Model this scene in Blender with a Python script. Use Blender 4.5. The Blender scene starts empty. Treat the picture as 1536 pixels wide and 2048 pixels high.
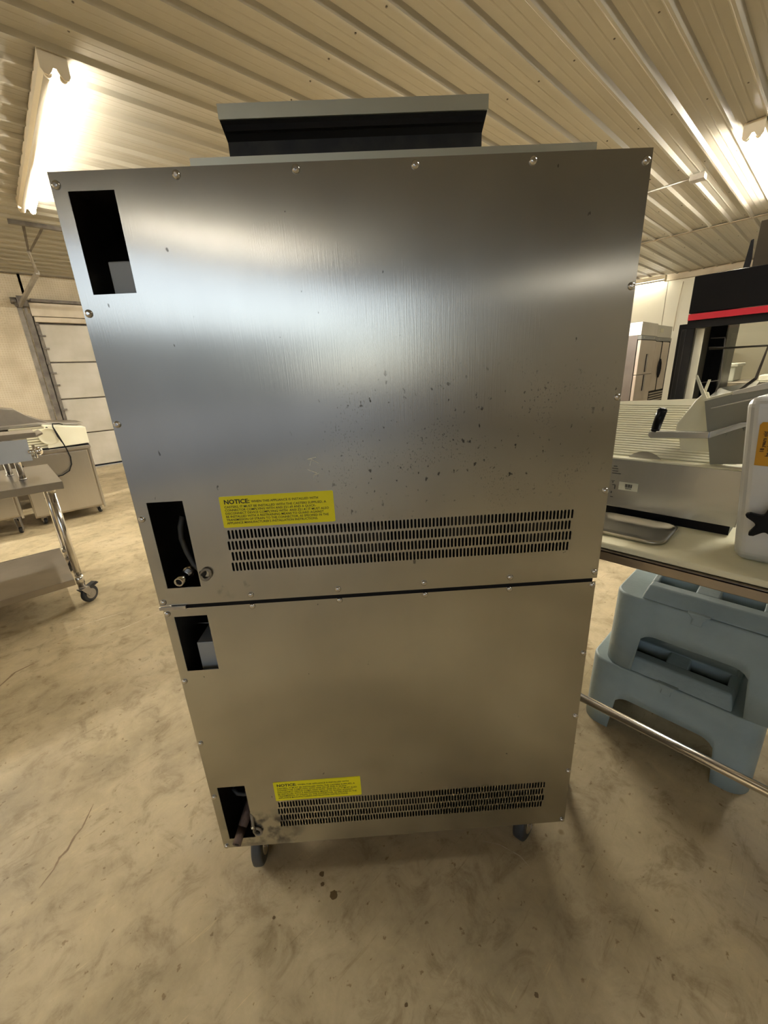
import bpy, bmesh, math, random
from mathutils import Vector, Matrix
from mathutils.geometry import delaunay_2d_cdt
random.seed(7)
sc = bpy.context.scene
COL = sc.collection
sin, cos, pi = math.sin, math.cos, math.pi

# ------------------------------------------------------------------ camera
CAMZ = 1.37
PITCH, ROLL, YAW, PYAW = 0.324827, -0.052915, 0.737090, 0.023754
def cam_axes():
    f = Vector((0, cos(PITCH), -sin(PITCH))); r = Vector((1, 0, 0)); u = r.cross(f)
    c, s = cos(ROLL), sin(ROLL)
    R, U = c*r + s*u, -s*r + c*u
    Z = Matrix.Rotation(-YAW, 3, 'Z')
    return Z @ R, Z @ U, Z @ f
R_, U_, F_ = cam_axes()
cd = bpy.data.cameras.new('camera'); cam = bpy.data.objects.new('camera', cd); COL.objects.link(cam)
cd.sensor_fit = 'VERTICAL'; cd.sensor_height = 24.0; cd.lens = 809.17/2048*24.0
cd.clip_start = 0.02; cd.clip_end = 100
m = Matrix((R_, U_, -F_)).transposed().to_4x4(); m.translation = Vector((0, 0, CAMZ))
cam.matrix_world = m
sc.camera = cam
OANG = PYAW - YAW                       # heading of the oven's back panel

# ------------------------------------------------------------------ world, light, exposure
w = bpy.data.worlds.new('world'); sc.world = w; w.use_nodes = True
nt = w.node_tree; bg = nt.nodes['Background']
sky = nt.nodes.new('ShaderNodeTexSky')
sky.sky_type = 'NISHITA'; sky.sun_disc = False
sky.sun_elevation = math.radians(35); sky.sun_rotation = math.radians(40)
tint = nt.nodes.new('ShaderNodeHueSaturation'); tint.inputs['Saturation'].default_value = .45
nt.links.new(sky.outputs[0], tint.inputs['Color']); nt.links.new(tint.outputs[0], bg.inputs[0]); bg.inputs[1].default_value = 0.19
sc.view_settings.view_transform = 'Standard'
sc.view_settings.look = 'None'
sc.view_settings.gamma = 1.0
sc.view_settings.use_curve_mapping = False
sc.view_settings.exposure = 0.78
TUBE = 85.0                             # strength of a lit fluorescent tube
sc.cycles.use_denoising = True
sc.cycles.max_bounces = 10
sc.cycles.diffuse_bounces = 6
sc.cycles.sample_clamp_indirect = 6.0

# ------------------------------------------------------------------ materials
MATS = {}
def mat(name, col, rough=.5, metal=0., var=None, bump=None, stretch=(1, 1, 1), emit=None, aniso=0., anrot=0., spec=None, rvar=0.):
    """var=(scale, amount, col2)  bump=(scale, strength)"""
    if name in MATS: return MATS[name]
    M = bpy.data.materials.new(name); M.use_nodes = True; n = M.node_tree.nodes; l = M.node_tree.links
    b = n['Principled BSDF']
    b.inputs['Base Color'].default_value = (*col, 1); b.inputs['Roughness'].default_value = rough
    b.inputs['Metallic'].default_value = metal
    if spec is not None: b.inputs['Specular IOR Level'].default_value = spec
    if aniso:
        b.inputs['Anisotropic'].default_value = aniso; b.inputs['Anisotropic Rotation'].default_value = anrot
        t = n.new('ShaderNodeTangent'); t.direction_type = 'UV_MAP'; l.new(t.outputs[0], b.inputs['Tangent'])
    if var or bump:
        tc = n.new('ShaderNodeTexCoord'); mp = n.new('ShaderNodeMapping'); mp.inputs['Scale'].default_value = stretch
        l.new(tc.outputs['Object'], mp.inputs[0])
    if var:
        nz = n.new('ShaderNodeTexNoise'); nz.inputs['Scale'].default_value = var[0]; nz.inputs['Detail'].default_value = 6
        l.new(mp.outputs[0], nz.inputs['Vector'])
        cr = n.new('ShaderNodeMapRange'); cr.inputs[1].default_value = .35; cr.inputs[2].default_value = .65; cr.inputs[3].default_value = 0; cr.inputs[4].default_value = var[1]
        l.new(nz.outputs[0], cr.inputs[0])
        mx = n.new('ShaderNodeMix'); mx.data_type = 'RGBA'
        mx.inputs[6].default_value = (*col, 1); mx.inputs[7].default_value = (*var[2], 1)
        l.new(cr.outputs[0], mx.inputs[0]); l.new(mx.outputs[2], b.inputs['Base Color'])
        if rvar:
            rr = n.new('ShaderNodeMapRange'); rr.inputs[3].default_value = rough; rr.inputs[4].default_value = rough + rvar
            l.new(nz.outputs[0], rr.inputs[0]); l.new(rr.outputs[0], b.inputs['Roughness'])
    if bump:
        nb = n.new('ShaderNodeTexNoise'); nb.inputs['Scale'].default_value = bump[0]; nb.inputs['Detail'].default_value = 4
        l.new(mp.outputs[0], nb.inputs['Vector'])
        bp = n.new('ShaderNodeBump'); bp.inputs['Strength'].default_value = bump[1]; bp.inputs['Distance'].default_value = .01
        l.new(nb.outputs[0], bp.inputs['Height']); l.new(bp.outputs[0], b.inputs['Normal'])
    if emit:
        b.inputs['Emission Color'].default_value = (*emit[0], 1); b.inputs['Emission Strength'].default_value = emit[1]
    MATS[name] = M
    return M

def panel_steel():
    """brushed stainless of the oven back: vertical grain, slight waviness, rust flecks and smears"""
    M = mat('oven_steel', (.56, .55, .51), .26, 1., aniso=.85, anrot=.0)
    n = M.node_tree.nodes; l = M.node_tree.links; b = n['Principled BSDF']
    tc = n.new('ShaderNodeTexCoord')
    def noise(scale, stretch, detail=4, off=0):
        mp = n.new('ShaderNodeMapping'); mp.inputs['Scale'].default_value = stretch; mp.inputs['Location'].default_value = (off, off, off)
        l.new(tc.outputs['Object'], mp.inputs[0])
        z = n.new('ShaderNodeTexNoise'); z.inputs['Scale'].default_value = scale; z.inputs['Detail'].default_value = detail
        l.new(mp.outputs[0], z.inputs['Vector']); return z.outputs[0]
    def mr(s, a, b_, c, d):
        r = n.new('ShaderNodeMapRange'); r.clamp = True
        for i, v in zip((1, 2, 3, 4), (a, b_, c, d)): r.inputs[i].default_value = v
        l.new(s, r.inputs[0]); return r.outputs[0]
    def mul(a, b_):
        q = n.new('ShaderNodeMath'); q.operation = 'MULTIPLY'; l.new(a, q.inputs[0])
        if isinstance(b_, float): q.inputs[1].default_value = b_
        else: l.new(b_, q.inputs[1])
        return q.outputs[0]
    def add(a, b_):
        q = n.new('ShaderNodeMath'); q.operation = 'ADD'; q.use_clamp = True; l.new(a, q.inputs[0]); l.new(b_, q.inputs[1]); return q.outputs[0]
    # flecks gathered in a patch right of the middle
    sep = n.new('ShaderNodeSeparateXYZ'); l.new(tc.outputs['Object'], sep.inputs[0])
    def bell(s, c, wdt):
        a = n.new('ShaderNodeMath'); a.operation = 'SUBTRACT'; l.new(s, a.inputs[0]); a.inputs[1].default_value = c
        q = n.new('ShaderNodeMath'); q.operation = 'ABSOLUTE'; l.new(a.outputs[0], q.inputs[0])
        return mr(q.outputs[0], wdt*.45, wdt, 1, 0)
    patch = mul(bell(sep.outputs[0], .17, .36), bell(sep.outputs[2], 1.24, .17))
    flecks = mul(mr(noise(95, (1, 1, .7), 3), .64, .70, 0, .8), patch)
    fine = mul(mul(mr(noise(330, (1, 1, .6), 2, 3), .60, .68, 0, .55), mr(noise(11, (1, 1, 1), 2, 5), .50, .62, 0, 1)), patch)
    stain = mul(mr(noise(26, (1, 1, .8), 5, 9), .60, .72, 0, .5), mul(bell(sep.outputs[0], -.33, .14), bell(sep.outputs[2], .98, .06)))
    dirt2 = mul(mr(noise(30, (1, 1, .8), 5, 2), .46, .62, 0, .75), mul(bell(sep.outputs[0], -.36, .12), bell(sep.outputs[2], .20, .08)))
    few = mr(noise(70, (1, 1, .6), 2, 20), .735, .76, 0, .6)
    dirt = add(add(add(flecks, fine), add(stain, dirt2)), few)
    mx = n.new('ShaderNodeMix'); mx.data_type = 'RGBA'; mx.inputs[6].default_value = (.56, .55, .51, 1); mx.inputs[7].default_value = (.035, .030, .022, 1)
    l.new(dirt, mx.inputs[0])
    smear = mr(noise(5, (1, 1, .5), 5, 30), .3, .7, .90, 1.06)
    m2 = n.new('ShaderNodeMix'); m2.data_type = 'RGBA'; m2.blend_type = 'MULTIPLY'; m2.inputs[0].default_value = 1
    cmb = n.new('ShaderNodeCombineColor')
    for i in range(3): l.new(smear, cmb.inputs[i])
    l.new(mx.outputs[2], m2.inputs[6]); l.new(cmb.outputs[0], m2.inputs[7]); l.new(m2.outputs[2], b.inputs['Base Color'])
    l.new(mr(noise(7, (1, 1, .6), 6, 12), .3, .7, .20, .22), b.inputs['Roughness'])
    l.new(mr(dirt, 0, 1, 1, .75), b.inputs['Metallic'])
    bp = n.new('ShaderNodeBump'); bp.inputs['Strength'].default_value = .10; bp.inputs['Distance'].default_value = .01
    hgt = add(mul(noise(420, (1, 1, .03), 3), .10), mul(noise(1.6, (1, 1, 1.4), 0, 4), 1.0))
    l.new(hgt, bp.inputs['Height']); l.new(bp.outputs[0], b.inputs['Normal'])
    return M

def floor_mat():
    M = mat('floor_concrete', (.4, .33, .2), .5, spec=.3)
    n = M.node_tree.nodes; l = M.node_tree.links; b = n['Principled BSDF']
    tc = n.new('ShaderNodeTexCoord')
    def noise(scale, stretch=(1, 1, 1), detail=6, rough=.6, rot=0, dist=0.):
        mp = n.new('ShaderNodeMapping'); mp.inputs['Scale'].default_value = stretch; mp.inputs['Rotation'].default_value = (0, 0, rot)
        l.new(tc.outputs['Object'], mp.inputs[0])
        z = n.new('ShaderNodeTexNoise'); z.inputs['Scale'].default_value = scale; z.inputs['Detail'].default_value = detail; z.inputs['Roughness'].default_value = rough
        z.inputs['Distortion'].default_value = dist
        l.new(mp.outputs[0], z.inputs['Vector']); return z.outputs[0]
    def ramp(s, pts):
        r = n.new('ShaderNodeValToRGB'); e = r.color_ramp.elements
        while len(e) < len(pts): e.new(.5)
        for q, (p, c) in zip(e, pts): q.position = p; q.color = (*c, 1)
        l.new(s, r.inputs[0]); return r.outputs[0]
    base = ramp(noise(1.3, detail=8, rough=.65), [(.28, (.27, .22, .135)), (.45, (.42, .345, .215)), (.58, (.53, .44, .285)), (.75, (.58, .50, .36))])
    mott = ramp(noise(9, detail=8, rough=.72, dist=.6), [(.30, (.50, .45, .36)), (.48, (.95, .94, .92)), (.60, (1.05, 1.04, 1.0)), (.75, (1.22, 1.2, 1.12))])
    spot = ramp(noise(38, detail=3), [(.0, (1, 1, 1)), (.655, (1, 1, 1)), (.70, (.52, .45, .36))])
    spot2 = ramp(noise(7.5, detail=2), [(.0, (1, 1, 1)), (.70, (1, 1, 1)), (.73, (.62, .56, .46))])
    scr = ramp(noise(5, (1, 14, 1), 5, .7, .5), [(.28, (.66, .62, .55)), (.40, (1, 1, 1)), (.63, (1, 1, 1)), (.70, (1.25, 1.22, 1.15))])
    scr2 = ramp(noise(4, (1, 18, 1), 4, .7, -.9), [(.0, (1, 1, 1)), (.69, (1, 1, 1)), (.73, (1.2, 1.16, 1.1))])
    out = base
    for s in (mott, spot, spot2, scr, scr2):
        mx = n.new('ShaderNodeMix'); mx.data_type = 'RGBA'; mx.blend_type = 'MULTIPLY'; mx.inputs[0].default_value = .85
        l.new(out, mx.inputs[6]); l.new(s, mx.inputs[7]); out = mx.outputs[2]
    l.new(out, b.inputs['Base Color'])
    rr = n.new('ShaderNodeMapRange'); rr.inputs[3].default_value = .32; rr.inputs[4].default_value = .62
    l.new(noise(3.5), rr.inputs[0]); l.new(rr.outputs[0], b.inputs['Roughness'])
    bp = n.new('ShaderNodeBump'); bp.inputs['Strength'].default_value = .25; bp.inputs['Distance'].default_value = .006
    l.new(noise(24, detail=8), bp.inputs['Height']); l.new(bp.outputs[0], b.inputs['Normal'])
    return M

def wall_fabric():
    M = mat('wall_liner', (.60, .52, .38), .7)
    n = M.node_tree.nodes; l = M.node_tree.links; b = n['Principled BSDF']
    tc = n.new('ShaderNodeTexCoord')
    def wave(axis):
        q = n.new('ShaderNodeTexWave'); q.wave_type = 'BANDS'; q.bands_direction = axis; q.inputs['Scale'].default_value = 9
        q.inputs['Distortion'].default_value = .5
        l.new(tc.outputs['Object'], q.inputs['Vector']); return q.outputs['Fac']
    a = n.new('ShaderNodeMath'); a.operation = 'MULTIPLY'; l.new(wave('X'), a.inputs[0]); l.new(wave('Z'), a.inputs[1])
    nz = n.new('ShaderNodeTexNoise'); nz.inputs['Scale'].default_value = 3; nz.inputs['Detail'].default_value = 8; l.new(tc.outputs['Object'], nz.inputs['Vector'])
    mr = n.new('ShaderNodeMapRange'); mr.inputs[1].default_value = .3; mr.inputs[2].default_value = .7
    l.new(nz.outputs[0], mr.inputs[0])
    mx = n.new('ShaderNodeMix'); mx.data_type = 'RGBA'; mx.inputs[6].default_value = (.60, .53, .395, 1); mx.inputs[7].default_value = (.45, .38, .265, 1)
    l.new(mr.outputs[0], mx.inputs[0])
    m2 = n.new('ShaderNodeMix'); m2.data_type = 'RGBA'; m2.inputs[7].default_value = (.40, .33, .22, 1)
    f2 = n.new('ShaderNodeMath'); f2.operation = 'MULTIPLY'; f2.inputs[1].default_value = .45; l.new(a.outputs[0], f2.inputs[0])
    l.new(f2.outputs[0], m2.inputs[0]); l.new(mx.outputs[2], m2.inputs[6]); l.new(m2.outputs[2], b.inputs['Base Color'])
    bp = n.new('ShaderNodeBump'); bp.inputs['Strength'].default_value = .4; bp.inputs['Distance'].default_value = .01
    l.new(a.outputs[0], bp.inputs['Height']); l.new(bp.outputs[0], b.inputs['Normal'])
    return M

STEEL = mat('brushed_steel', (.55, .53, .50), .30, 1., var=(3, .5, (.42, .40, .37)), bump=(60, .06), stretch=(1, 1, .08))
STEELD = mat('worn_steel', (.46, .42, .36), .38, 1., var=(4, .6, (.34, .30, .25)), bump=(60, .05))
CHROME = mat('chrome_tube', (.72, .70, .67), .16, 1., var=(8, .3, (.5, .48, .44)))
PLATE = panel_steel()
CEIL = mat('ceiling_paint', (.36, .335, .275), .36, 0., var=(1.2, .5, (.30, .28, .225)), spec=.6)
SEAM = mat('seam_trim', (.33, .27, .19), .5, 0., var=(6, .5, (.22, .18, .12)))
LINER = wall_fabric()
WHITEW = mat('white_wall', (.70, .68, .56), .45, 0., var=(1.5, .4, (.64, .61, .50)))
DOORP = mat('door_paint', (.54, .505, .435), .42, 0., var=(2.2, .9, (.41, .38, .30)))
TRIMW = mat('header_board', (.62, .55, .43), .6, 0., var=(5, .6, (.46, .39, .28)))
DARKIRON = mat('track_steel', (.12, .105, .09), .5, .6, var=(9, .6, (.28, .25, .21)))
GALV = mat('galvanised', (.50, .47, .42), .42, .8, var=(9, .6, (.30, .27, .23)))
BLACK = mat('black_gloss', (.005, .005, .006), .3, 0., var=(4, .4, (.010, .010, .010)), spec=.15)
BLACKM = mat('black_matt', (.007, .007, .008), .7, 0., var=(5, .5, (.016, .015, .014)), spec=.2)
RUBBER = mat('black_rubber', (.020, .021, .022), .55, 0., var=(20, .5, (.05, .05, .05)))
RED = mat('red_stripe', (.46, .015, .03), .4, 0., var=(3, .2, (.38, .01, .02)))
CREAM = mat('cream_enamel', (.84, .81, .62), .35, 0., var=(3, .4, (.70, .66, .47)))
BOARD = mat('cutting_board', (.86, .82, .58), .5, 0., var=(5, .5, (.76, .72, .50)), bump=(40, .1))
ALU = mat('anodised_aluminium', (.68, .69, .68), .27, .9, var=(5, .3, (.60, .61, .60)))
ALUD = mat('dull_aluminium', (.36, .36, .31), .42, .9, var=(3, .6, (.24, .24, .20)))
ALUW = mat('cast_aluminium', (.66, .68, .69), .42, .55, var=(9, .5, (.54, .56, .56)), bump=(40, .12))
ORANGE = mat('orange_sticker', (.60, .30, .01), .5, 0., var=(6, .2, (.52, .25, .01)))
YELLOW = mat('yellow_sticker', (.95, .86, .012), .34, 0., var=(4, .15, (.92, .82, .01)))
PRINT = mat('black_print', (.012, .011, .009), .5, 0., var=(20, .2, (.03, .03, .02)))
PAPER = mat('white_sticker', (.66, .65, .50), .6, 0., var=(20, .2, (.6, .58, .44)))
PLASTIC = mat('blue_grey_plastic', (.36, .45, .46), .45, 0., var=(7, .7, (.27, .34, .35)), bump=(60, .12))
TUBEON = mat('lit_tube', (1, 1, 1), .4, 0., emit=((1.0, .93, .80), TUBE))
TUBEDIM = mat('dim_tube', (1, 1, 1), .4, 0., emit=((1.0, .95, .86), 6.5))
TUBEMID = mat('mid_tube', (1, 1, 1), .4, 0., emit=((1.0, .96, .84), 16.0))
TUBEFILL = mat('added_fill_tube', (1, 1, 1), .4, 0., emit=((1.0, .94, .82), 190.0))  # for extra lamps added out of view to brighten the room
TUBESIDEFILL = mat('added_side_tube', (1, 1, 1), .4, 0., emit=((1.0, .96, .88), 55.0))  # for the unseen lamp added to brighten the slicers and cutting board
TUBEOFF = mat('unlit_tube', (.86, .80, .66), .35, 0., var=(3, .2, (.8, .74, .6)))
FIXT = mat('fixture_enamel', (.80, .72, .56), .4, 0., var=(5, .3, (.70, .60, .44)))
DARKIN = mat('oven_cavity', (.022, .019, .016), .7, 0., var=(7, .6, (.04, .034, .026)))
INSUL = mat('insulation_box', (.40, .42, .43), .55, .3, var=(9, .3, (.34, .36, .37)))
RUST = mat('rusty_pipe', (.12, .075, .055), .6, .5, var=(25, .8, (.22, .16, .13)), bump=(60, .3))
BROWN = mat('brown_panel', (.05, .038, .024), .7, 0., var=(4, .5, (.03, .024, .015)), spec=.2)
def glass_mat():
    M = mat('display_glass', (1, 1, 1), .02); n = M.node_tree.nodes; l = M.node_tree.links
    g = n.new('ShaderNodeBsdfGlossy'); g.inputs['Roughness'].default_value = .03
    t = n.new('ShaderNodeBsdfTransparent'); t.inputs[0].default_value = (.93, .93, .88, 1)
    f = n.new('ShaderNodeFresnel'); mx = n.new('ShaderNodeMixShader')
    l.new(f.outputs[0], mx.inputs[0]); l.new(t.outputs[0], mx.inputs[1]); l.new(g.outputs[0], mx.inputs[2])
    l.new(mx.outputs[0], n['Material Output'].inputs[0]); return M
GLASS = glass_mat()
FLOOR = floor_mat()

# ------------------------------------------------------------------ mesh helpers
class MB:
    def __init__(s): s.bm = bmesh.new()
    def box(s, a, b, taper=None):
        x0, y0, z0 = a; x1, y1, z1 = b
        v = [s.bm.verts.new(p) for p in ((x0,y0,z0),(x1,y0,z0),(x1,y1,z0),(x0,y1,z0),(x0,y0,z1),(x1,y0,z1),(x1,y1,z1),(x0,y1,z1))]
        for f in ((0,3,2,1),(4,5,6,7),(0,1,5,4),(1,2,6,5),(2,3,7,6),(3,0,4,7)): s.bm.faces.new([v[i] for i in f])
        return s
    def hexa(s, pts):
        v = [s.bm.verts.new(p) for p in pts]
        for f in ((0,3,2,1),(4,5,6,7),(0,1,5,4),(1,2,6,5),(2,3,7,6),(3,0,4,7)): s.bm.faces.new([v[i] for i in f])
        return s
    def tube(s, p, q, r, r2=None, n=16, caps=True):
        p, q = Vector(p), Vector(q); d = (q-p).normalized(); r2 = r if r2 is None else r2
        a = d.orthogonal().normalized(); b = d.cross(a)
        A = [s.bm.verts.new(p + r*(cos(2*pi*i/n)*a + sin(2*pi*i/n)*b)) for i in range(n)]
        B = [s.bm.verts.new(q + r2*(cos(2*pi*i/n)*a + sin(2*pi*i/n)*b)) for i in range(n)]
        for i in range(n):
            f = s.bm.faces.new((A[i], A[(i+1)%n], B[(i+1)%n], B[i])); f.smooth = True
        if caps: s.bm.faces.new(A[::-1]); s.bm.faces.new(B)
        return s
    def ring(s, p, q, ro, ri, n=20):
        p, q = Vector(p), Vector(q); d = (q-p).normalized(); a = d.orthogonal().normalized(); b = d.cross(a)
        L = [[s.bm.verts.new(c + r*(cos(2*pi*i/n)*a + sin(2*pi*i/n)*b)) for i in range(n)] for c, r in ((p, ro), (q, ro), (q, ri), (p, ri))]
        for k in range(4):
            for i in range(n):
                f = s.bm.faces.new((L[k][i], L[k][(i+1)%n], L[(k+1)%4][(i+1)%n], L[(k+1)%4][i])); f.smooth = k in (0, 2)
        return s
    def path(s, pts, r, n=10):
        pts = [Vector(p) for p in pts]; prev = None; a = None
        for i, p in enumerate(pts):
            d = (pts[min(i+1, len(pts)-1)] - pts[max(i-1, 0)]).normalized()
            a = d.orthogonal().normalized() if a is None else (a - a.dot(d)*d).normalized()
            b = d.cross(a)
            cur = [s.bm.verts.new(p + r*(cos(2*pi*k/n)*a + sin(2*pi*k/n)*b)) for k in range(n)]
            if prev:
                for k in range(n):
                    f = s.bm.faces.new((prev[k], prev[(k+1)%n], cur[(k+1)%n], cur[k])); f.smooth = True
            else: s.bm.faces.new(cur[::-1])
            prev = cur
        s.bm.faces.new(prev); return s
    def prism(s, pts, off):
        """polygon of 3-D points pushed by the vector off"""
        off = Vector(off)
        A = [s.bm.verts.new(p) for p in pts]; B = [s.bm.verts.new(Vector(p)+off) for p in pts]; n = len(A)
        s.bm.faces.new(A); s.bm.faces.new(B[::-1])
        for i in range(n): s.bm.faces.new((A[i], B[i], B[(i+1)%n], A[(i+1)%n]))
        return s
    def lathe(s, prof, o=(0,0,0), axis='Z', n=24):
        o = Vector(o); rings = []
        for r, h in prof:
            rr = []
            for i in range(n):
                c, t = r*cos(2*pi*i/n), r*sin(2*pi*i/n)
                rr.append(s.bm.verts.new(o + (Vector((c,t,h)) if axis == 'Z' else Vector((h,c,t)) if axis == 'X' else Vector((t,h,c)))))
            rings.append(rr)
        for A, B in zip(rings, rings[1:]):
            for i in range(n):
                f = s.bm.faces.new((A[i], A[(i+1)%n], B[(i+1)%n], B[i])); f.smooth = True
        s.bm.faces.new(rings[0][::-1]); s.bm.faces.new(rings[-1]); return s
    def mesh(s, name, m, fix=True):
        if fix: bmesh.ops.recalc_face_normals(s.bm, faces=s.bm.faces[:])
        me = bpy.data.meshes.new(name); s.bm.to_mesh(me); s.bm.free(); me.materials.append(m); return me
    def obj(s, name, m, parent=None, bev=0., seg=2, **kw):
        return link(name, s.mesh(name, m), parent, bev, seg, **kw)
def link(name, me, parent=None, bev=0., seg=2, loc=None, rot=None, **kw):
    o = bpy.data.objects.new(name, me); COL.objects.link(o)
    if parent: o.parent = parent
    if loc: o.location = loc
    if rot: o.rotation_euler = rot
    if bev:
        b = o.modifiers.new('bevel', 'BEVEL'); b.width = bev; b.segments = seg; b.limit_method = 'ANGLE'; b.angle_limit = .6
    for k, v in kw.items(): o[k] = v
    return o
def thing(name, label, cat, loc=(0,0,0), rz=0., group=None):
    o = bpy.data.objects.new(name, None); COL.objects.link(o); o.location = loc; o.rotation_euler = (0, 0, rz)
    o.empty_display_size = .1
    o['label'] = label; o['category'] = cat
    if group: o['group'] = group
    return o
def struct(name, parent=None):
    o = bpy.data.objects.new(name, None); COL.objects.link(o); o['kind'] = 'structure'; return o
def copy_tree(o, parent=None):
    c = o.copy(); COL.objects.link(c); c.parent = parent
    for ch in list(o.children): copy_tree(ch, c)
    return c
def text(s, size, m, parent, loc, rot, sx=1., bold=0., name='lettering', extr=.0003, align='LEFT', spacing=1., line=1.):
    cu = bpy.data.curves.new(name, 'FONT'); cu.body = s; cu.size = size; cu.extrude = extr; cu.offset = bold
    cu.align_x = align; cu.space_character = spacing; cu.space_line = line; cu.resolution_u = 2
    cu.materials.append(m)
    o = bpy.data.objects.new(name, cu); COL.objects.link(o); o.parent = parent; o.location = loc; o.rotation_euler = rot; o.scale = (sx, 1, 1)
    return o

# ------------------------------------------------------------------ setting
XL, XR, YF, YB, H = -4.8, 11.8, -11.0, 9.28, 3.2
o = MB().box((XL-.2, YF-.2, -.15), (XR+.2, YB+.6, 0)).obj('floor', FLOOR, kind='structure')
flo = o
def streak(pts, w0, m, nm, jag=.3):
    q = MB(); up = []; dn = []
    P = []
    for a, b in zip(pts, pts[1:]):
        for k in range(4): P.append((a[0]+(b[0]-a[0])*k/4, a[1]+(b[1]-a[1])*k/4))
    P.append(pts[-1])
    for i, (x, y) in enumerate(P):
        a, b = P[max(i-1, 0)], P[min(i+1, len(P)-1)]
        d = Vector((b[0]-a[0], b[1]-a[1])).normalized(); f = w0*(1-abs(2*i/(len(P)-1)-1)**3*.8)*random.uniform(1-jag, 1+jag)/2
        up.append((x-d.y*f, y+d.x*f)); dn.append((x+d.y*f, y-d.x*f))
    V = [q.bm.verts.new((x, y, .0006)) for x, y in up + dn[::-1]]; n = len(up)
    for i in range(n-1): q.bm.faces.new((V[i], V[i+1], V[2*n-2-i], V[2*n-1-i]))
    bmesh.ops.recalc_face_normals(q.bm, faces=q.bm.faces[:])
    ob = q.obj(nm, m, flo)
    return ob
CRK = mat('floor_crack', (.22, .15, .085), .7, 0., var=(30, .7, (.30, .22, .13)))
SCR = mat('floor_scratch', (.62, .55, .40), .6, 0., var=(40, .9, (.45, .37, .24)))
OIL = mat('oil_spot', (.13, .085, .035), .35, 0., var=(30, .5, (.17, .12, .06)))
streak([(-.097,1.486),(-.119,1.45),(-.139,1.417),(-.161,1.402),(-.185,1.368),(-.205,1.359),(-.222,1.332),(-.26,1.30)], .007, CRK, 'crack')
streak([(-.40,2.49),(-.329,2.553),(-.269,2.63),(-.169,2.655)], .012, CRK, 'crack')
streak([(.10,2.66),(.122,2.667),(.242,2.661),(.447,2.688)], .008, SCR, 'scratch')
streak([(-.067,2.884),(.098,2.895),(.299,2.867)], .010, SCR, 'scratch')
streak([(.757,.463),(.785,.42),(.80,.362),(.794,.327)], .0025, SCR, 'scratch')
streak([(.043,1.708),(.055,1.702)], .005, OIL, 'fleck'); streak([(.128,1.240),(.142,1.244)], .004, OIL, 'fleck')
def blot(x, y, r):
    q = MB(); n = 18; q.bm.faces.new([q.bm.verts.new((x+r*cos(2*pi*i/n)*random.uniform(.8, 1.15), y+r*sin(2*pi*i/n)*random.uniform(.8, 1.15), .0005)) for i in range(n)])
    q.obj('oil_spot', OIL, flo)
for a in ((.347,.677,.011),(.340,.720,.006),(.353,.742,.007),(.568,.191,.005),(.342,.39,.004),(.202,.75,.004)): blot(*a)
# back wall with the garage door opening x .77 .. 3.83, z 0 .. 2.79
wb = MB().box((XL, YB, 0), (.835, YB+.2, H)).box((3.86, YB, 0), (XR+.2, YB+.2, H)).box((.80, YB, 2.80), (3.86, YB+.2, H))
wb.obj('wall_back', LINER, kind='structure')
# right wall of cream panels with recessed joints
wr = struct('wall_right')
MB().box((XR+.012, YF, 0), (XR+.2, YB, H)).obj('backing', SEAM, wr)
pm = MB().box((0, 0, 0), (.012, 1.208, H-.14)).mesh('panel', WHITEW)
y = 3.062 - 1.22*11
while y < YB - .1:
    if y > YF - 1.2: link('panel', pm, wr, loc=(XR, y+.006, 0))
    y += 1.22
MB().box((XR-.05, YF, H-.13), (XR+.012, YB, H-.005)).obj('trim_1', TRIMW, kind='structure')
# left wall with an open bay door behind the photographer, front wall
DY0, DY1, DH = -7.2, 0.1, 3.02
MB().box((XL-.2, YF, 0), (XL, DY0, H)).box((XL-.2, DY1, 0), (XL, YB, H)).box((XL-.2, DY0, DH), (XL, DY1, H)).obj('wall_left', LINER, kind='structure')
MB().box((XL, YF-.2, 0), (XR, YF, H)).obj('wall_front', LINER, kind='structure')
MB().box((XL-40, YF-22, -.16), (XL-.2, YB+18, -.02)).obj('ground_outside', mat('outside_gravel', (.33, .32, .30), .8, 0., var=(4, .6, (.24, .23, .21))), kind='structure')

bo = MB().box((XL-34, YF-20, -.02), (XL-28, YB+14, 5.2)).prism([(XL-34.5, YF-20, 5.2), (XL-27.5, YF-20, 5.2), (XL-31, YF-20, 6.2)], (0, YB-YF+34, 0)).obj('far_building', mat('far_siding', (.20, .21, .22), .7, 0., var=(1, .4, (.15, .16, .17))))
bo['label'] = 'low grey building across the yard, outside the open bay door'; bo['category'] = 'building'
# ceiling: ribbed steel sheets, ribs along X
RP = .2345; RB = .788
def sheet_mesh(L, n=4):
    """one sheet n ribs wide (y from 0), length L; z = 0 is the flat, ribs hang down"""
    prof = []
    for k in range(n):
        b = k*RP
        for dy, dz in ((0, 0), (.023, -.024), (.039, -.024), (.062, 0), (.112, 0), (.117, -.0016), (.123, -.0016), (.128, 0), (.168, 0), (.173, -.0016), (.179, -.0016), (.184, 0)):
            prof.append((b+dy, dz))
    prof.append((n*RP, 0)); prof.append((n*RP+.004, -.004))
    bm = bmesh.new()
    A = [bm.verts.new((0, y, z)) for y, z in prof]; B = [bm.verts.new((L, y, z)) for y, z in prof]
    for i in range(len(A)-1): bm.faces.new((A[i], B[i], B[i+1], A[i+1]))
    for v0 in (A, B):
        pass
    me = bpy.data.meshes.new('sheet'); bm.to_mesh(me); bm.free(); me.materials.append(CEIL); return me
ce = struct('ceiling')
MB().box((XL-.2, YF-.2, H+.03), (XR+.2, YB+.2, H+.2)).obj('deck', SEAM, ce)
XS = 8.29
sm1, sm2 = sheet_mesh(XS-XL-.006), sheet_mesh(XR-XS-.006)
y0 = RB - .028 - RP*4*13
k = 0
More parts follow.
